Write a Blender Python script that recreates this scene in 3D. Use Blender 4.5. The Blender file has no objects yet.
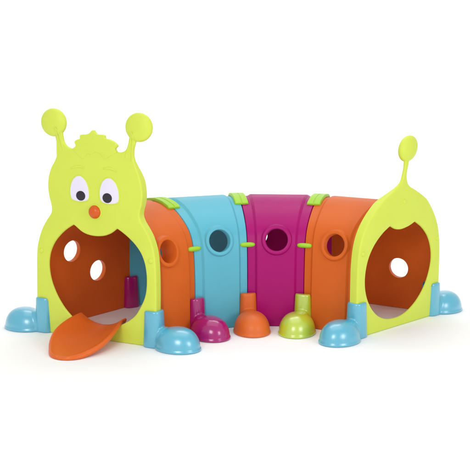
import bpy, bmesh, math, random
from mathutils import Vector, Matrix

R = math.radians
S = 0.70                       # metres per layout unit (one unit = width of the tunnel)
scene = bpy.context.scene

# ------------------------------------------------------------------ camera
cam_d = bpy.data.cameras.new("camera")
cam_d.sensor_width = 36.0
cam_d.lens = 73.21
cam_d.clip_start = 0.05
cam_d.clip_end = 200
cam = bpy.data.objects.new("camera", cam_d)
scene.collection.objects.link(cam)
cam.location = (0, -6.397 * S, 2.0214 * S)
cam.rotation_euler = (R(90 - 10.074), 0, 0)
scene.camera = cam

# ------------------------------------------------------------------ studio light
world = bpy.data.worlds.new("World")
scene.world = world
world.use_nodes = True
bg = world.node_tree.nodes["Background"]
bg.inputs["Color"].default_value = (1.0, 1.0, 1.0, 1)
bg.inputs["Strength"].default_value = 0.70


def softbox(name, loc, target, size, size_y, watts, col=(1, 1, 1)):
    d = bpy.data.lights.new(name, 'AREA')
    d.shape = 'RECTANGLE'
    d.size = size
    d.size_y = size_y
    d.energy = watts
    d.color = col
    o = bpy.data.objects.new(name, d)
    scene.collection.objects.link(o)
    o.location = loc
    o.rotation_euler = (Vector(target) - Vector(loc)).to_track_quat('-Z', 'Y').to_euler()
    return o


softbox("softbox", (-1.5, -4.4, 2.7), (0.2, 0.3, 0.3), 1.6, 1.6, 74)
softbox("softbox", (3.2, -3.2, 1.9), (0.6, 0.2, 0.3), 1.5, 1.5, 48)
softbox("overhead_softbox", (0.0, 0.6, 4.6), (0, 0.5, 0), 4.5, 3.5, 40)
softbox("backdrop_softbox", (0.0, 3.4, 6.5), (0, 7.2, 2.2), 6.0, 2.0, 210)

scene.view_settings.view_transform = 'Standard'
scene.view_settings.look = 'None'
scene.view_settings.exposure = 0.0
scene.view_settings.gamma = 1.0
scene.cycles.max_bounces = 16
scene.cycles.diffuse_bounces = 10
scene.cycles.transmission_bounces = 12

# ------------------------------------------------------------------ materials


def plastic(name, col, rough=0.38, coat=0.0, mottling=0.05, bump=0.06, spec=0.5, metallic=0.0, coat_ior=1.5, glow_through=0.0):
    m = bpy.data.materials.new(name)
    m.use_nodes = True
    nt = m.node_tree
    b = nt.nodes["Principled BSDF"]
    tc = nt.nodes.new("ShaderNodeTexCoord")
    n1 = nt.nodes.new("ShaderNodeTexNoise")
    n1.inputs["Scale"].default_value = 7.0
    n1.inputs["Detail"].default_value = 4.0
    nt.links.new(tc.outputs["Object"], n1.inputs["Vector"])
    hsv = nt.nodes.new("ShaderNodeHueSaturation")
    hsv.inputs["Color"].default_value = (*col, 1)
    mr = nt.nodes.new("ShaderNodeMapRange")
    mr.inputs["To Min"].default_value = 1 - mottling
    mr.inputs["To Max"].default_value = 1 + mottling
    nt.links.new(n1.outputs["Fac"], mr.inputs["Value"])
    nt.links.new(mr.outputs["Result"], hsv.inputs["Value"])
    nt.links.new(hsv.outputs["Color"], b.inputs["Base Color"])
    # roughness wander
    n2 = nt.nodes.new("ShaderNodeTexNoise")
    n2.inputs["Scale"].default_value = 14.0
    n2.inputs["Detail"].default_value = 5.0
    nt.links.new(tc.outputs["Object"], n2.inputs["Vector"])
    mr2 = nt.nodes.new("ShaderNodeMapRange")
    mr2.inputs["To Min"].default_value = rough - 0.06
    mr2.inputs["To Max"].default_value = rough + 0.08
    nt.links.new(n2.outputs["Fac"], mr2.inputs["Value"])
    nt.links.new(mr2.outputs["Result"], b.inputs["Roughness"])
    # moulded skin: broad slight waviness + fine orange peel
    n3 = nt.nodes.new("ShaderNodeTexNoise")
    n3.inputs["Scale"].default_value = 9.0
    n3.inputs["Detail"].default_value = 1.0
    nt.links.new(tc.outputs["Object"], n3.inputs["Vector"])
    n4 = nt.nodes.new("ShaderNodeTexNoise")
    n4.inputs["Scale"].default_value = 260.0
    nt.links.new(tc.outputs["Object"], n4.inputs["Vector"])
    b1 = nt.nodes.new("ShaderNodeBump")
    b1.inputs["Strength"].default_value = bump
    b1.inputs["Distance"].default_value = 0.03
    nt.links.new(n3.outputs["Fac"], b1.inputs["Height"])
    b2 = nt.nodes.new("ShaderNodeBump")
    b2.inputs["Strength"].default_value = 0.05
    b2.inputs["Distance"].default_value = 0.002
    nt.links.new(n4.outputs["Fac"], b2.inputs["Height"])
    nt.links.new(b1.outputs["Normal"], b2.inputs["Normal"])
    nt.links.new(b2.outputs["Normal"], b.inputs["Normal"])
    b.inputs["Specular IOR Level"].default_value = spec
    b.inputs["Metallic"].default_value = metallic
    b.inputs["Coat IOR"].default_value = coat_ior
    b.inputs["Coat Weight"].default_value = coat
    b.inputs["Coat Roughness"].default_value = max(0.14, rough - 0.08)
    if glow_through:                                        # thin polyethylene walls let some daylight through
        tr = nt.nodes.new("ShaderNodeBsdfTranslucent")
        mx = nt.nodes.new("ShaderNodeMixShader")
        mx.inputs["Fac"].default_value = glow_through
        nt.links.new(hsv.outputs["Color"], tr.inputs["Color"])
        nt.links.new(b.outputs["BSDF"], mx.inputs[1])
        nt.links.new(tr.outputs["BSDF"], mx.inputs[2])
        nt.links.new(mx.outputs["Shader"], nt.nodes["Material Output"].inputs["Surface"])
    return m


LIME = plastic("lime_plastic", (0.61, 0.71, 0.082), 0.42, spec=0.28)
LIME_CLIP = plastic("lime_clip_plastic", (0.34, 0.60, 0.03), 0.4, spec=0.3)
ORANGE = plastic("orange_plastic", (0.75, 0.150, 0.020), 0.40, spec=0.20, glow_through=0.16)
BLUE = plastic("light_blue_plastic", (0.125, 0.52, 0.665), 0.38, spec=0.3, glow_through=0.16)
MAGENTA = plastic("magenta_plastic", (0.45, 0.004, 0.178), 0.38, spec=0.22, glow_through=0.16)
F_BLUE = plastic("pearly_blue_plastic", (0.060, 0.40, 0.56), 0.34, 1.0, spec=0.8, coat_ior=1.7, bump=0.03)
F_MAGENTA = plastic("glossy_magenta_plastic", (0.36, 0.004, 0.145), 0.20, 0.5, spec=0.5)
F_ORANGE = plastic("satin_orange_plastic", (0.68, 0.135, 0.020), 0.42, spec=0.4)
F_LIME = plastic("pearly_lime_plastic", (0.46, 0.59, 0.025), 0.32, 1.0, spec=0.8, coat_ior=1.7, bump=0.03)
TONGUE = plastic("tongue_orange_plastic", (0.70, 0.130, 0.015), 0.36, spec=0.3)
EYE_WHITE = plastic("eye_white_print", (0.76, 0.71, 0.86), 0.35, mottling=0.01)
PUPIL = plastic("pupil_black_print", (0.018, 0.010, 0.020), 0.3, mottling=0.02)
NOSE = plastic("nose_orange_plastic", (0.62, 0.10, 0.008), 0.28, spec=0.35)
PAPER = plastic("white_studio_sweep", (0.94, 0.94, 0.94), 0.85, mottling=0.004, bump=0.0, spec=0.1)

# ------------------------------------------------------------------ helpers


def link_mesh(name, me, mat, parent=None, smooth=35):
    o = bpy.data.objects.new(name, me)
    scene.collection.objects.link(o)
    if mat is not None:
        me.materials.clear()
        me.materials.append(mat)
    if smooth:
        me.shade_smooth()
        me.set_sharp_from_angle(angle=R(smooth))
    if parent is not None:
        o.parent = parent
    return o


def mesh_from(verts, faces, scale=S):
    me = bpy.data.meshes.new("mesh")
    me.from_pydata([tuple(Vector(v) * scale) for v in verts], [], faces)
    bm = bmesh.new()
    bm.from_mesh(me)
    bmesh.ops.remove_doubles(bm, verts=bm.verts, dist=1e-6)
    bmesh.ops.recalc_face_normals(bm, faces=bm.faces)
    bm.to_mesh(me)
    bm.free()
    return me


def bake(o):
    """evaluate an object with its modifiers and return a clean mesh"""
    dg = bpy.context.evaluated_depsgraph_get()
    dg.update()
    return bpy.data.meshes.new_from_object(o.evaluated_get(dg))


def discard(*obs):
    for o in obs:
        bpy.data.objects.remove(o, do_unlink=True)


def catmull(pts, n=6):
    """smooth open chain through pts"""
    if len(pts) < 3:
        return list(pts)
    P = [Vector((2 * pts[0][0] - pts[1][0], 2 * pts[0][1] - pts[1][1]))] + [Vector(p[:2]) for p in pts]
    P.append(Vector((2 * pts[-1][0] - pts[-2][0], 2 * pts[-1][1] - pts[-2][1])))
    out = []
    for i in range(1, len(P) - 2):
        a, b, c, d = P[i - 1], P[i], P[i + 1], P[i + 2]
        for j in range(n):
            t = j / n
            q = 0.5 * ((2 * b) + (c - a) * t + (2 * a - 5 * b + 4 * c - d) * t * t + (3 * b - a - 3 * c + d) * t ** 3)
            out.append((q.x, q.y))
    out.append(tuple(P[-2]))
    return out


def chain(*segs):
    out = []
    for s in segs:
        for p in (catmull(s) if len(s) > 2 else s):
            if not out or (Vector(p) - Vector(out[-1])).length > 1e-4:
                out.append(p)
    if (Vector(out[0]) - Vector(out[-1])).length < 1e-4:
        out.pop()
    return out


def pull_in(lp, d, opening=False, keep=None):
    """move an outline into its plate by d so that the rounded edge ends on the drawn line; points for which keep() holds stay"""
    n = len(lp)
    area = sum(lp[i][0] * lp[(i + 1) % n][1] - lp[(i + 1) % n][0] * lp[i][1] for i in range(n))
    sgn = (1 if area > 0 else -1) * (-1 if opening else 1)
    out = []
    for i in range(n):
        a, b, c = Vector(lp[i - 1]), Vector(lp[i]), Vector(lp[(i + 1) % n])
        t = ((b - a).normalized() + (c - b).normalized())
        t = t.normalized() if t.length > 1e-6 else (c - b).normalized()
        w = keep(*lp[i]) if keep else 1.0
        out.append((b.x - t.y * d * w * sgn, b.y + t.x * d * w * sgn))
    return out


def plate(loops, z0, z1, bevel, M, keep=None, hollow=None):
    """flat moulded plate from closed 2-D outlines (first is outer, rest are openings), with rounded edges, between z0 and z1 of frame M"""
    cu = bpy.data.curves.new("outline", 'CURVE')
    cu.dimensions = '2D'
    cu.fill_mode = 'BOTH'
    for k, lp in enumerate(loops):
        lp = pull_in(lp, bevel, k > 0, keep)
        sp = cu.splines.new('POLY')
        sp.points.add(len(lp) - 1)
        for p, (x, y) in zip(sp.points, lp):
            p.co = (x * S, y * S, 0, 1)
        sp.use_cyclic_u = True
    half = (z1 - z0) / 2 * S
    cu.bevel_depth = bevel * S
    cu.bevel_resolution = 4
    cu.extrude = max(half - bevel * S, 0.0)
    o = bpy.data.objects.new("outline", cu)
    scene.collection.objects.link(o)
    me = bake(o)
    discard(o)
    bm = bmesh.new()
    bm.from_mesh(me)
    bmesh.ops.remove_doubles(bm, verts=bm.verts, dist=1e-5)
    bmesh.ops.recalc_face_normals(bm, faces=bm.faces)
    if hollow:
        # blow-moulded dish: skin, rounded front edge and a deep outer return; shallow lip round the opening and on the thin top
        front, thin_from, thin_to, skin = hollow
        hole = [Vector(p) * S for p in loops[1]]
        dead, tone = [], 0.0
        for f in bm.faces:
            c = f.calc_center_median()
            d = abs(c.z - front * half)
            shallow = min((h - Vector((c.x, c.y))).length for h in hole) < 0.030 * S
            flat = abs(f.normal.z) > 0.9 and d < 0.002
            if flat:
                tone += f.normal.z * front * f.calc_area()
            elif d > (bevel * 1.02 * S if shallow else 2 * half - bevel * 0.9 * S):
                dead.append(f)
        bmesh.ops.delete(bm, geom=dead, context='FACES')
        if tone < 0:
            bmesh.ops.reverse_faces(bm, faces=bm.faces)
        for v in bm.verts:                                  # the return gets shallower towards the thin top
            d = abs(v.co.z - front * half)
            w = min(1, max(0, (v.co.y / S - thin_from) / (thin_to - thin_from)))
            w = w * w * (3 - 2 * w)
            if d > bevel * S:
                v.co.z = front * (half - (bevel * S + (d - bevel * S) * (1 - 0.88 * w)))
    bm.to_mesh(me)
    bm.free()
    if hollow:
        o = bpy.data.objects.new("raw", me)
        scene.collection.objects.link(o)
        md = o.modifiers.new("skin", 'SOLIDIFY')
        md.thickness = skin * S
        md.offset = -1
        me = bake(o)
        discard(o)
    me.transform(M @ Matrix.Translation((0, 0, (z0 + z1) / 2 * S)))
    return me


def chaikin(pts, n=3):
    """round every corner of a closed outline"""
    q = [p for i, p in enumerate(pts) if (Vector(p) - Vector(pts[i - 1])).length > 1e-4]
    for _ in range(n):
        r = []
        for i, p in enumerate(q):
            a, b = Vector(p), Vector(q[(i + 1) % len(q)])
            r += [tuple(a * .75 + b * .25), tuple(a * .25 + b * .75)]
        q = r
    return q


def ellipse(cx, cy, rx, ry, n=40, rot=0.0):
    c, s = math.cos(rot), math.sin(rot)
    return [(cx + rx * math.cos(a) * c - ry * math.sin(a) * s, cy + rx * math.cos(a) * s + ry * math.sin(a) * c)
            for a in (2 * math.pi * i / n for i in range(n))]


def superdome(cx, cy, cz, rx, ry, rz, p=2.0, full=True, nu=48, nv=24):
    """(super)ellipsoid, or its upper half in z"""
    def sg(v, e):
        return math.copysign(abs(v) ** e, v)
    e = 2.0 / p
    V, Fc = [], []
    v0 = -math.pi / 2 if full else 0.0
    for j in range(nv + 1):
        v = v0 + (math.pi / 2 - v0) * j / nv
        for i in range(nu):
            u = 2 * math.pi * i / nu
            V.append((cx + rx * sg(math.cos(v), e) * math.cos(u), cy + ry * sg(math.cos(v), e) * math.sin(u), cz + rz * sg(math.sin(v), e)))
    for j in range(nv):
        for i in range(nu):
            a, b = j * nu + i, j * nu + (i + 1) % nu
            Fc.append((a, b, b + nu, a + nu))
    if not full:
        Fc.append(tuple(range(nu))[::-1])
    return V, Fc


def xf(M, VF):
    V, Fc = VF
    return [tuple(M @ Vector(v)) for v in V], Fc


# ------------------------------------------------------------------ layout of the arched tunnel
CX, CY = 0.2472, 0.0
RI = 0.90
RC = RI + 0.5
T0, TH = R(154.712), R(110.7915)
TK = 0.083
HALF = [(0.490, 0.0), (0.490, 0.15), (0.490, 0.30), (0.488, 0.43), (0.480, 0.58), (0.463, 0.68), (0.432, 0.755), (0.378, 0.818),
        (0.295, 0.880), (0.205, 0.928), (0.10, 0.961), (0.0, 0.972)]


def ang(k):
    return T0 - TH * k / 4


def rad(t):
    return Vector((math.cos(t), math.sin(t), 0))


def tang(t):
    return Vector((math.sin(t), -math.cos(t), 0))


def frame(k, r=RC, off=0.0, unit=False):
    """local x = outward across the tunnel, y = up, z = along the tunnel from head to tail"""
    t = ang(k)
    a, b = rad(t), tang(t)
    p = Vector((CX, CY, 0)) + a * r + b * off
    M = Matrix(((a.x, 0, b.x, p.x), (a.y, 0, b.y, p.y), (0, 1, 0, p.z), (0, 0, 0, 1)))
    if not unit:
        M.translation = M.translation * S
    return M


OUT = 1.055
prof_half = catmull(HALF, 5)                                   # outer foot -> apex
PROF = [(-u, z) for u, z in prof_half] + [(u * OUT, z) for u, z in prof_half[::-1][1:]]     # inner wall foot -> apex -> outer wall foot


def prof_normals():
    N = []
    n = len(PROF)
    for i in range(n):
        a, b = PROF[max(i - 1, 0)], PROF[min(i + 1, n - 1)]
        d = Vector((b[0] - a[0], b[1] - a[1])).normalized()
        N.append(Vector((-d.y, d.x)))
    return N


NRM = prof_normals()


def half_width(z, side=-1):
    return half_width_in(z) * (OUT if side > 0 else 1)


def half_width_in(z):
    for (u0, z0), (u1, z1) in zip(prof_half, prof_half[1:]):
        if z0 <= z <= z1:
            return u0 + (u1 - u0) * (z - z0) / max(z1 - z0, 1e-9)
    return 0.49


# ------------------------------------------------------------------ setting: seamless white studio sweep
V, Fc = [], []
prof = [(-14, 0)] + [(-14 + 2.2 * i, 0) for i in range(1, 9)]
y0, rr = 4.2, 3.0
prof = [(-14.0, 0.0), (-8.0, 0.0), (-3.0, 0.0), (0.0, 0.0), (y0 - 0.5, 0.0)]
prof += [(y0 + rr * math.sin(a), rr - rr * math.cos(a)) for a in (math.pi / 2 * i / 24 for i in range(25))]
prof += [(y0 + rr, 9.0)]
for (y, z) in prof:
    V += [(-16, y, z), (16, y, z)]
for i in range(len(prof) - 1):
    Fc.append((2 * i, 2 * i + 1, 2 * i + 3, 2 * i + 2))
me = bpy.data.meshes.new("mesh")
me.from_pydata(V, [], Fc)
bd = link_mesh("backdrop", me, PAPER, None, 60)
bd["kind"] = "structure"
bd["label"] = "seamless white studio floor and backdrop under the toy"

# ------------------------------------------------------------------ the toy
toy = bpy.data.objects.new("play_tunnel", None)
toy.empty_display_size = 0.2
scene.collection.objects.link(toy)
toy["label"] = "colourful plastic caterpillar crawl tunnel of four arches with smiling lime green head"
toy["category"] = "play tunnel"


def lab(o, text):
    o["label"] = text
    return o


# ---- arched tunnel sections
def section_mesh(i, wins):
    A, B = frame(i, unit=True), frame(i + 1, unit=True)
    gap = -0.003
    steps = [0, .012, .05, .135, .150, .158, .172, .3, .5, .7, .828, .842, .85, .865, .95, .988, 1]

    def lift(s):
        s = min(s, 1 - s)
        if s < .012:
            return -0.020 + 0.020 * s / .012
        if s < .135:
            return 0.0
        if s < .172:
            x = (s - .135) / .037
            return 0.015 * x * x * (3 - 2 * x)
        return 0.015
    th = 0.028
    n = len(PROF)
    V, Fc = [], []
    for s in steps:
        ss = gap + (1 - 2 * gap) * s
        for layer in (0, 1):
            for (u, z), nn in zip(PROF, NRM):
                d = lift(s) - 0.008 if layer == 0 else -th
                x, y = u + nn.x * d, max(z + nn.y * d, 0.004)
                if z < 1e-6:
                    y = 0.004
                pa, pb = A @ Vector((x, y, 0)), B @ Vector((x, y, 0))
                V.append(tuple(pa.lerp(pb, ss)))
    m = 2 * n
    for j in range(len(steps) - 1):
        for q in range(n - 1):
            a = j * m + q
            Fc.append((a, a + 1, a + 1 + m, a + m))
            a += n
            Fc.append((a, a + m, a + 1 + m, a + 1))
        for q in (0, n - 1):
            a = j * m + q
            Fc.append((a, a + m, a + n + m, a + n))
    for j in (0, len(steps) - 1):
        for q in range(n - 1):
            a = j * m + q
            Fc.append((a, a + n, a + n + 1, a + 1))
    return mesh_from(V, Fc)


def window_frame(i, side, s, z, tilt):
    """frame whose z axis points out of the wall through the middle of a window"""
    tm = (ang(i) + ang(i + 1)) / 2
    hw = half_width(z, side)
    A, B = frame(i, unit=True), frame(i + 1, unit=True)
    p = (A @ Vector((side * hw, z, 0))).lerp(B @ Vector((side * hw, z, 0)), s)
    nrm = (rad(tm) * side * math.cos(tilt) + Vector((0, 0, 1)) * math.sin(tilt)).normalized()
    xa = tang(tm) * -side
    ya = nrm.cross(xa).normalized()
    return Matrix(((xa.x, ya.x, nrm.x, p.x), (xa.y, ya.y, nrm.y, p.y), (xa.z, ya.z, nrm.z, p.z), (0, 0, 0, 1)))


HOLE = 0.0855


def cutter(M, r=HOLE + 0.004):
    n = 64
    V = [tuple(M @ Vector((r * math.cos(2 * math.pi * j / n), r * math.sin(2 * math.pi * j / n), zz))) for zz in (-.17, .22) for j in range(n)]
    Fc = [(j, (j + 1) % n, n + (j + 1) % n, n + j) for j in range(n)] + [tuple(range(n))[::-1], tuple(range(n, 2 * n))]
    o = bpy.data.objects.new("cutter", mesh_from(V, Fc))
    scene.collection.objects.link(o)
    return o


TILT = R(13)


def rim_mesh(M, side, zc, tilt, front, back, ro=0.116):
    """collar round a window: flat face, drafted outer side that dies into the curved wall, straight bore"""
    n = 96
    hw0 = half_width(zc, side)
    V, Fc = [], []
    k = 10
    for j in range(n):
        a = 2 * math.pi * j / n
        ca, sa = math.cos(a), math.sin(a)

        def wall_depth(r):
            z = zc + r * sa
            return -(hw0 - half_width(z, side)) + r * sa * math.tan(tilt) if side else 0.0
        d = wall_depth(ro + .02)
        f2 = max(front, d + 0.012)
        run = max(front - d, 0.01)
        r2 = ro + min(0.010 + 0.35 * run, 0.05)
        d2 = wall_depth(r2) - (0.012 if side < 0 else 0.005)
        prof = [(HOLE, back), (HOLE, front - .008), (HOLE + .003, front - .002), (HOLE + .009, front), (ro - .012, front), (ro - .004, front - .003),
                (ro, front - .011), (ro + (r2 - ro) * .4, front - .011 + (d2 - front + .011) * .55), (r2, d2), (r2 - .004, d2 - (.014 if side < 0 else .008))]
        for (r, z) in prof:
            V.append(tuple(M @ Vector((r * ca, r * sa, z))))
    for j in range(n):
        for q in range(k):
            Fc.append((j * k + q, j * k + (q + 1) % k, ((j + 1) % n) * k + (q + 1) % k, ((j + 1) % n) * k + q))
    return mesh_from(V, Fc)


SECTIONS = [
    (ORANGE, "orange arch behind the smiling head", [(-1, .33, .668), (1, .297, .578), (1, .600, .375)]),
    (BLUE, "light blue arch", [(-1, .47, .690), (1, .27, .575), (1, .70, .36)]),
    (MAGENTA, "magenta arch", [(-1, .51, .685), (1, .288, .555), (1, .72, .36)]),
    (ORANGE, "orange arch behind the tail panel", [(-1, .58, .672), (1, .27, .575), (1, .690, .346)]),
]
for i, (mat, text, wins) in enumerate(SECTIONS):
    raw = bpy.data.objects.new("raw", section_mesh(i, wins))
    scene.collection.objects.link(raw)
    cutters = []
    for (side, s, z) in wins:
        c = cutter(window_frame(i, side, s, z, TILT if side < 0 else R(3)))
        cutters.append(c)
        md = raw.modifiers.new("cut", 'BOOLEAN')
        md.operation = 'DIFFERENCE'
        md.solver = 'EXACT'
        md.object = c
    me = bake(raw)
    discard(raw, *cutters)
    sec = lab(link_mesh("tunnel_section", me, mat, toy, 28), text)
    for (side, s, z) in wins:
        tl = TILT if side < 0 else R(3)
        M = window_frame(i, side, s, z, tl)
        back = -0.027 if side > 0 else (-0.135 if i == 0 else -0.034)
        link_mesh("window_rim", rim_mesh(M, side, z, tl, 0.024 if side < 0 else 0.020, back), mat, sec, 40)

# ---- green clips over the joints
for k in (1, 2, 3):
    M = frame(k, unit=True)
    # broad saddle clip on the ridge
    idx = [q for q, (u, z) in enumerate(PROF) if -0.215 < u < 0.16]
    V, Fc = [], []
    ws = [-.056, -.050, -.006, -.003, .003, .006, .050, .056]
    hs = [.006, .016, .016, .012, .012, .016, .016, .006]
    rows = []
    for q in idx:
        u, z = PROF[q]
        nn = NRM[q]
        e = min(idx.index(q), len(idx) - 1 - idx.index(q))
        drop = 0.008 if e == 0 else 0
        top = [M @ Vector((u + nn.x * (h - drop), z + nn.y * (h - drop), w)) for w, h in zip(ws, hs)]
        bot = [M @ Vector((u - nn.x * .006, z - nn.y * .006, w)) for w in (ws[-1], ws[0])]
        rows.append(len(V))
        V += [tuple(p) for p in top + bot]
    kk = len(ws) + 2
    for a, b in zip(rows, rows[1:]):
        for j in range(kk):
            Fc.append((a + j, a + (j + 1) % kk, b + (j + 1) % kk, b + j))
    Fc.append(tuple(rows[0] + j for j in range(kk)))
    Fc.append(tuple(rows[-1] + j for j in range(kk))[::-1])
    o = link_mesh("saddle_clip", mesh_from(V, Fc), LIME_CLIP, toy, 40)
    for side in (-1, 1):
        z = 0.645
        u = side * (half_width(z, side) - .002)
        L = Matrix.Translation((u, z, 0)) @ Matrix.Rotation(side * R(8), 4, 'Z')
        link_mesh("side_clip", mesh_from(*xf(M @ L, superdome(0, 0, 0, .026, .019, .060, 3.0))), LIME_CLIP, toy, 60)

# ---- head panel (smiling face)
HM = frame(0)
HU = frame(0, unit=True)
head_outer = chain(
    [(0.527, 0.004), (0.519, 0.25), (0.512, 0.45), (0.505, 0.601), (0.490, 0.695), (0.450, 0.801), (0.401, 0.878), (0.369, 0.918), (0.355, 0.95),
     (0.357, 0.995), (0.372, 1.052), (0.381, 1.128), (0.372, 1.205), (0.345, 1.275), (0.318, 1.315), (0.297, 1.357), (0.287, 1.414), (0.289, 1.46), (0.293, 1.52), (0.290, 1.545), (0.270, 1.556), (0.250, 1.545), (0.244, 1.51), (0.232, 1.472), (0.208, 1.443), (0.175, 1.425), (0.142, 1.422), (0.09, 1.432), (0.0, 1.440), (-0.11, 1.432), (-0.20, 1.414), (-0.226, 1.411), (-0.264, 1.410), (-0.299, 1.425), (-0.322, 1.460), (-0.338, 1.50), (-0.345, 1.532), (-0.365, 1.548), (-0.384, 1.532), (-0.379, 1.49), (-0.368, 1.416), (-0.370, 1.363), (-0.386, 1.310), (-0.408, 1.253), (-0.428, 1.181), (-0.435, 1.105), (-0.427, 1.045),
     (-0.410, 0.986), (-0.408, 0.952), (-0.425, 0.911), (-0.458, 0.862), (-0.493, 0.80), (-0.523, 0.705), (-0.535, 0.583), (-0.537, 0.41), (-0.532, 0.209), (-0.526, 0.004)],
)
head_mouth = chain(
    [(0.160, 0.857), (0.228, 0.815), (0.290, 0.762), (0.340, 0.703), (0.376, 0.632), (0.392, 0.556), (0.391, 0.485), (0.376, 0.410), (0.346, 0.335), (0.304, 0.262), (0.243, 0.188),
     (0.155, 0.118), (0.055, 0.086), (-0.040, 0.080), (-0.135, 0.096), (-0.235, 0.136), (-0.305, 0.176), (-0.362, 0.226), (-0.408, 0.298), (-0.438, 0.361), (-0.454, 0.430),
     (-0.458, 0.506), (-0.453, 0.568), (-0.441, 0.624), (-0.415, 0.685), (-0.373, 0.740), (-0.323, 0.785), (-0.269, 0.823), (-0.218, 0.853)],
    [(-0.218, 0.853), (-0.160, 0.813), (-0.09, 0.789), (-0.002, 0.785), (0.080, 0.804), (0.160, 0.857)],
)
head = lab(link_mesh("head_panel", plate([head_outer, head_mouth], -TK, 0, 0.013, HM, lambda x, y: 1 - 0.65 * min(1, max(0, (y - 1.44) / .06)), (-1, 1.20, 1.40, 0.018)), LIME, toy, 40),
           "lime green front panel with a caterpillar face and open mouth")


def on_head(name, loop, proud, bevel, mat, depth=0.01, z_from=-TK):
    return link_mesh(name, plate([loop], z_from - proud, z_from + depth, bevel, HM), mat, head, 40)


# round knobs on the antennae, with a moulded rib running up each stalk
def antenna(panel, tip, foot_pts, knob, knob_r, M, Mu, zf, zc, sgn, rot=0.0):
    L = Mu @ Matrix.Translation((knob[0], knob[1], zc)) @ Matrix.Rotation(rot, 4, 'Z')
    k = link_mesh("antenna_knob", mesh_from(*xf(L, superdome(0, 0, 0, knob_r[0], knob_r[1], 0.044, 2.25, nu=72, nv=36))), LIME, panel, 50)
    for fp in foot_pts:
        V, Fc = [], []
        n, m = 20, 10
        a, b = Vector(fp), Vector(tip)
        d = (b - a).normalized()
        px = Vector((-d.y, d.x))
        for i in range(n + 1):
            q = i / n
            r = 0.0075 * math.sin(math.pi * (0.06 + 0.88 * q)) ** 0.5
            c = a.lerp(b, q)
            for j in range(m):
                t = 2 * math.pi * j / m
                w = c + px * r * math.cos(t)
                V.append(tuple(Mu @ Vector((w.x, w.y, zf + sgn * (0.6 * r * math.sin(t)) + sgn * 0.030 * max(0, q - .72) / .28))))
        for i in range(n):
            for j in range(m):
                Fc.append((i * m + j, i * m + (j + 1) % m, (i + 1) * m + (j + 1) % m, (i + 1) * m + j))
        Fc += [tuple(range(m))[::-1], tuple(range(n * m, n * m + m))]
        link_mesh("antenna_rib", mesh_from(V, Fc), LIME, panel, 60)
    return k


antenna(head, (0.275, 1.575), [(0.285, 1.34), (0.225, 1.40)], (0.317, 1.607), (0.109, 0.103), HM, HU, -TK, -TK + 0.018, -1)
antenna(head, (-0.375, 1.56), [(-0.300, 1.365), (-0.352, 1.34)], (-0.410, 1.590), (0.108, 0.103), HM, HU, -TK, -TK + 0.018, -1)

# eyes, pupils, nose, brows, fringe relief, bolts
EYE = [[(0.020, 1.056), (0.013, 1.085), (0.017, 1.138), (0.036, 1.185), (0.066, 1.215), (0.094, 1.224), (0.124, 1.215), (0.152, 1.187), (0.171, 1.138),
        (0.174, 1.09), (0.163, 1.056), (0.140, 1.043), (0.10, 1.037), (0.045, 1.043), (0.020, 1.056)]]
for dx, dz, pu in ((0.0, 0.0, (0.082, 1.079)), (-0.256, -0.004, (-0.147, 1.075))):
    lp = chain([(x + dx, y + dz) for x, y in EYE[0]])
    # moulded lime rim round each eye, then the white, then the pupil
    cx_, cy_ = 0.094 + dx, 1.13 + dz
    on_head("eye_rim", [(cx_ + (x - cx_) * 1.10, cy_ + (y - cy_) * 1.08) for x, y in lp], 0.004, 0.003, LIME)
    on_head("eye", lp, 0.0065, 0.003, EYE_WHITE)
    on_head("pupil", ellipse(pu[0], pu[1], 0.040, 0.036), 0.009, 0.002, PUPIL)
on_head("nose_rim", ellipse(-0.036, 0.966, 0.058, 0.058), 0.006, 0.005, LIME)
L = HU @ Matrix.Translation((-0.036, 0.966, -TK)) @ Matrix.Rotation(R(180), 4, 'X')
link_mesh("nose", mesh_from(*xf(L, superdome(0, 0, 0, 0.050, 0.050, 0.040, 2.2, full=False))), NOSE, head, 50)


def stroke(pts, w):
    c = catmull(pts, 6)
    Lf, Rt = [], []
    for i, p in enumerate(c):
        a, b = Vector(c[max(i - 1, 0)]), Vector(c[min(i + 1, len(c) - 1)])
        d = (b - a).normalized()
        f = math.sin(math.pi * min(max(i / (len(c) - 1), 0.06), 0.94)) ** 0.5
        Lf.append((p[0] - d.y * w * f, p[1] + d.x * w * f))
        Rt.append((p[0] + d.y * w * f, p[1] - d.x * w * f))
    return Lf + Rt[::-1]


on_head("eyebrow", stroke([(0.165, 1.275), (0.125, 1.290), (0.085, 1.292), (0.05, 1.285)], 0.0085), 0.005, 0.004, LIME)
on_head("eyebrow", stroke([(-0.115, 1.287), (-0.155, 1.292), (-0.195, 1.286), (-0.228, 1.270)], 0.0085), 0.005, 0.004, LIME)
tuft = chaikin([
    (0.150, 1.420), (0.118, 1.436), (0.116, 1.452), (0.130, 1.470), (0.108, 1.487), (0.074, 1.492), (0.082, 1.524), (0.040, 1.524), (0.000, 1.532),
    (-0.020, 1.552), (-0.036, 1.562), (-0.050, 1.540), (-0.070, 1.526), (-0.128, 1.530), (-0.130, 1.500), (-0.170, 1.496), (-0.205, 1.482), (-0.240, 1.453),
    (-0.218, 1.440), (-0.214, 1.426), (-0.232, 1.408), (-0.18, 1.382), (-0.122, 1.352), (-0.108, 1.382), (-0.085, 1.400), (-0.050, 1.408), (-0.012, 1.384),
    (0.010, 1.392), (0.034, 1.382), (0.060, 1.346), (0.10, 1.380)], 3)
link_mesh("hair_tuft", plate([tuft], -TK - 0.0035, -TK + 0.026, 0.0045, HM, lambda x, y: 0.5), LIME, head, 40)
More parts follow.
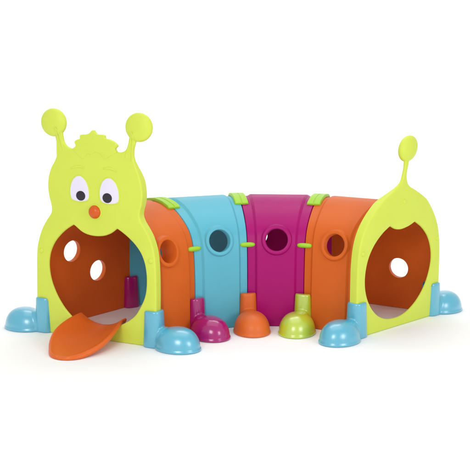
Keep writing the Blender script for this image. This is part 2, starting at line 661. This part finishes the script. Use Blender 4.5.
for bx, bz in ((0.457, 0.637), (-0.497, 0.640)):
    L = HU @ Matrix.Translation((bx, bz, -TK)) @ Matrix.Rotation(R(180), 4, 'X')
    link_mesh("bolt_cap", mesh_from(*xf(L, superdome(0, 0, 0, 0.019, 0.019, 0.010, 2.4, full=False, nu=28, nv=10))), LIME, head, 50)

# ---- tail panel
TM = frame(4)
TU = frame(4, unit=True)
tail_outer = chain(
    [(-0.556, 0.004), (-0.560, 0.25), (-0.560, 0.453), (-0.557, 0.555), (-0.542, 0.672), (-0.508, 0.772), (-0.444, 0.868), (-0.355, 0.953), (-0.265, 1.016), (-0.17, 1.064), (-0.095, 1.104), (-0.047, 1.145), (-0.028, 1.19), (-0.013, 1.24), (-0.006, 1.31), (0.002, 1.335), (0.022, 1.347), (0.043, 1.335), (0.045, 1.31), (0.034, 1.26), (0.018, 1.192), (0.026, 1.145), (0.058, 1.102), (0.135, 1.066), (0.236, 1.014), (0.309, 0.965), (0.393, 0.868), (0.450, 0.77), (0.484, 0.66), (0.499, 0.537), (0.502, 0.4), (0.502, 0.2), (0.505, 0.004)],
)
tail_mouth = chain(
    [(-0.171, 0.811), (-0.249, 0.771), (-0.318, 0.721), (-0.374, 0.664), (-0.416, 0.600), (-0.442, 0.530), (-0.454, 0.457), (-0.451, 0.380), (-0.431, 0.306), (-0.396, 0.239), (-0.347, 0.178),
     (-0.278, 0.123), (-0.185, 0.085), (-0.080, 0.073), (0.010, 0.080), (0.098, 0.108), (0.188, 0.160), (0.260, 0.225), (0.313, 0.295), (0.350, 0.371), (0.371, 0.446),
     (0.374, 0.512), (0.361, 0.580), (0.334, 0.643), (0.292, 0.701), (0.226, 0.760), (0.141, 0.811)],
    [(0.141, 0.811), (0.085, 0.791), (0.030, 0.778), (-0.040, 0.771), (-0.108, 0.782), (-0.171, 0.811)],
)
tail_mouth = [(-0.04 + (x + 0.04) * 1.028, y) for x, y in tail_mouth]
tail = lab(link_mesh("tail_panel", plate([tail_outer, tail_mouth], 0, TK, 0.013, TM, None, (1, 0.98, 1.14, 0.018)), LIME, toy, 40),
           "lime green rear panel with round opening and pointed tail")
antenna(tail, (0.026, 1.335), [], (0.045, 1.390), (0.112, 0.094), TM, TU, TK, TK - 0.022, 1, R(35))
for bx, bz in ((-0.500, 0.640), (0.455, 0.640), (-0.005, 0.985)):
    L = TU @ Matrix.Translation((bx, bz, TK))
    link_mesh("bolt_cap", mesh_from(*xf(L, superdome(0, 0, 0, 0.019, 0.019, 0.009, 2.4, full=False, nu=28, nv=10))), LIME, tail, 50)

# ---- tongue: a curled slide hooked over the lower lip
NL, NW = 64, 64
V, Fc = [], []
LEN, THICK = 0.59, 0.040
for a in range(NL + 1):
    q = a / NL
    f = -0.055 + (LEN + 0.055) * (1 - (1 - q) ** 2.2)
    x = min(max(f, 0) / LEN, 1)
    w = 0.208 + 0.034 * math.sin(math.pi * min(x * 1.25, 1))
    x2 = max((x - 0.38) / 0.62, 0)
    w *= max(1 - x2 ** 2.3, 0.0) ** 0.5
    w = max(w, 0.003)
    th = THICK * min(1, (max(1 - x, 0) / 0.045)) ** 0.5 if a < NL else 0.004
    th = min(th, THICK)
    sc = -0.018 - 0.050 * x
    zb = 0.082 - 0.078 * (x ** 0.85) + 0.010 + 0.008 * x
    curl = 0.084 * (1 - x) ** 1.25 + 0.008
    for b in range(NW):
        p = 2 * math.pi * b / NW
        cc, ss = math.cos(p), math.sin(p)
        v = math.copysign(abs(cc) ** 0.62, cc)
        edge = min(1.0, (1 - abs(v)) * w / 0.022)
        off = math.copysign(th * 0.5 * math.sqrt(max(1 - (1 - edge) ** 2, 0)), ss)
        lipr = 0.007 * math.exp(-((1 - abs(v)) * w / 0.030) ** 2) * (1 if ss > 0 else 0) * (0.3 + 0.7 * min(x * 3, 1))
        vv = v * w / 0.222
        z = zb + curl * vv * vv - THICK * 0.5 + off + lipr * (1 - min(1, abs(1 - edge)))
        V.append(tuple(HU @ Vector((sc + v * w, max(z, 0.004), -TK * 0.5 - f))))
for a in range(NL):
    for b in range(NW):
        i0, i1 = a * NW + b, a * NW + (b + 1) % NW
        Fc.append((i0, i1, i1 + NW, i0 + NW))
Fc.append(tuple(range(NW))[::-1])
Fc.append(tuple(range(NL * NW, NL * NW + NW)))
me = mesh_from(V, Fc)
tongue = lab(link_mesh("tongue", me, TONGUE, toy, 60), "orange tongue slide curling out of the mouth")


# ---- feet: a round post that clasps the wall, with a domed shoe
def foot_mesh(slot_along):
    parts = []
    # shoe
    parts.append(superdome(0.185, 0, 0.0, 0.170, 0.138, 0.162, 2.35, full=False))
    V, Fc = [], []
    n = 56
    lip = [(0.0, 1.035), (0.010, 1.045), (0.018, 1.03), (0.022, 0.96)]
    for z, k in lip:
        for j in range(n):
            a = 2 * math.pi * j / n
            V.append((0.185 + 0.170 * k * math.cos(a), 0.138 * k * math.sin(a), z))
    for r in range(len(lip) - 1):
        for j in range(n):
            Fc.append((r * n + j, r * n + (j + 1) % n, (r + 1) * n + (j + 1) % n, (r + 1) * n + j))
    Fc += [tuple(range(n))[::-1], tuple(range((len(lip) - 1) * n, len(lip) * n))]
    parts.append((V, Fc))
    # post
    V, Fc = [], []
    zs = [(0.0, 1.10), (0.02, 1.09), (0.12, 1.03), (0.22, 0.97), (0.252, 0.955), (0.264, 0.92), (0.269, 0.84)]
    for z, k in zs:
        for j in range(n):
            a = 2 * math.pi * j / n
            c, s_ = math.cos(a), math.sin(a)
            V.append((-0.010 + 0.070 * k * math.copysign(abs(c) ** 0.75, c), 0.068 * k * math.copysign(abs(s_) ** 0.75, s_), z))
    for r in range(len(zs) - 1):
        for j in range(n):
            Fc.append((r * n + j, r * n + (j + 1) % n, (r + 1) * n + (j + 1) % n, (r + 1) * n + j))
    Fc += [tuple(range(n))[::-1], tuple(range((len(zs) - 1) * n, len(zs) * n))]
    parts.append((V, Fc))
    # bridge between post and shoe
    parts.append(superdome(0.08, 0, 0.0, 0.10, 0.080, 0.150, 2.6, full=False))
    V, Fc = [], []
    for v, f in parts:
        Fc += [tuple(q + len(V) for q in ff) for ff in f]
        V += v
    raw = bpy.data.objects.new("raw", mesh_from(V, Fc))
    scene.collection.objects.link(raw)
    md = raw.modifiers.new("weld", 'REMESH')
    md.mode = 'VOXEL'
    md.voxel_size = 0.0042 * S
    md = raw.modifiers.new("fair", 'SMOOTH')
    md.factor = 0.5
    md.iterations = 14
    me = bake(raw)
    # slot in the top of the post that takes the wall
    cm = bmesh.new()
    bmesh.ops.create_cube(cm, size=1.0)
    if slot_along:
        M = Matrix.Translation((-0.012 * S, 0, 0.262 * S)) @ Matrix.Diagonal((0.058 * S, 0.3 * S, 0.05 * S, 1))
    else:
        M = Matrix.Translation((-0.10 * S, 0, 0.262 * S)) @ Matrix.Diagonal((0.23 * S, (TK + 0.008) * S, 0.035 * S, 1))
    bmesh.ops.transform(cm, matrix=M, verts=cm.verts)
    cme = bpy.data.meshes.new("m")
    cm.to_mesh(cme)
    cm.free()
    c = bpy.data.objects.new("cutter", cme)
    scene.collection.objects.link(c)
    solid = bpy.data.objects.new("raw", me)
    scene.collection.objects.link(solid)
    md = solid.modifiers.new("slot", 'BOOLEAN')
    md.operation = 'DIFFERENCE'
    md.solver = 'EXACT'
    md.object = c
    out = bake(solid)
    discard(raw, c, solid)
    return out


WALL_FOOT, PANEL_FOOT = foot_mesh(True), foot_mesh(False)


def foot(base, k, side, mat, text, edge, off=0.0, turn=0.0):
    """side -1: on the near, inner side of the bend; +1: on the outer side"""
    t = ang(k)
    p = Vector((CX, CY, 0)) + rad(t) * (RC + side * edge) + tang(t) * off
    d = rad(t) * side
    yaw = math.atan2(d.y, d.x) + turn
    me = base.copy()
    o = link_mesh("foot", me, mat, toy, 50)
    o.location = p * S + Vector((0, 0, 0.001))
    o.rotation_euler = (0, 0, yaw)
    return lab(o, text)


foot(PANEL_FOOT, 0, -1, F_BLUE, "light blue foot at the head's near corner", 0.505, -TK / 2)
foot(PANEL_FOOT, 0, 1, F_BLUE, "light blue foot at the head's far corner", 0.478, -TK / 2)
foot(PANEL_FOOT, 4, -1, F_BLUE, "light blue foot at the tail's near corner", 0.520, TK / 2)
foot(PANEL_FOOT, 4, 1, F_BLUE, "light blue foot at the tail's far corner", 0.462, TK / 2)
for k, mat, name in ((1, F_MAGENTA, "magenta"), (2, F_ORANGE, "orange"), (3, F_LIME, "lime green")):
    foot(WALL_FOOT, k, -1, mat, name + " foot on the inside of the bend", 0.492)
    foot(WALL_FOOT, k, 1, mat, name + " foot on the outside of the bend", 0.508)
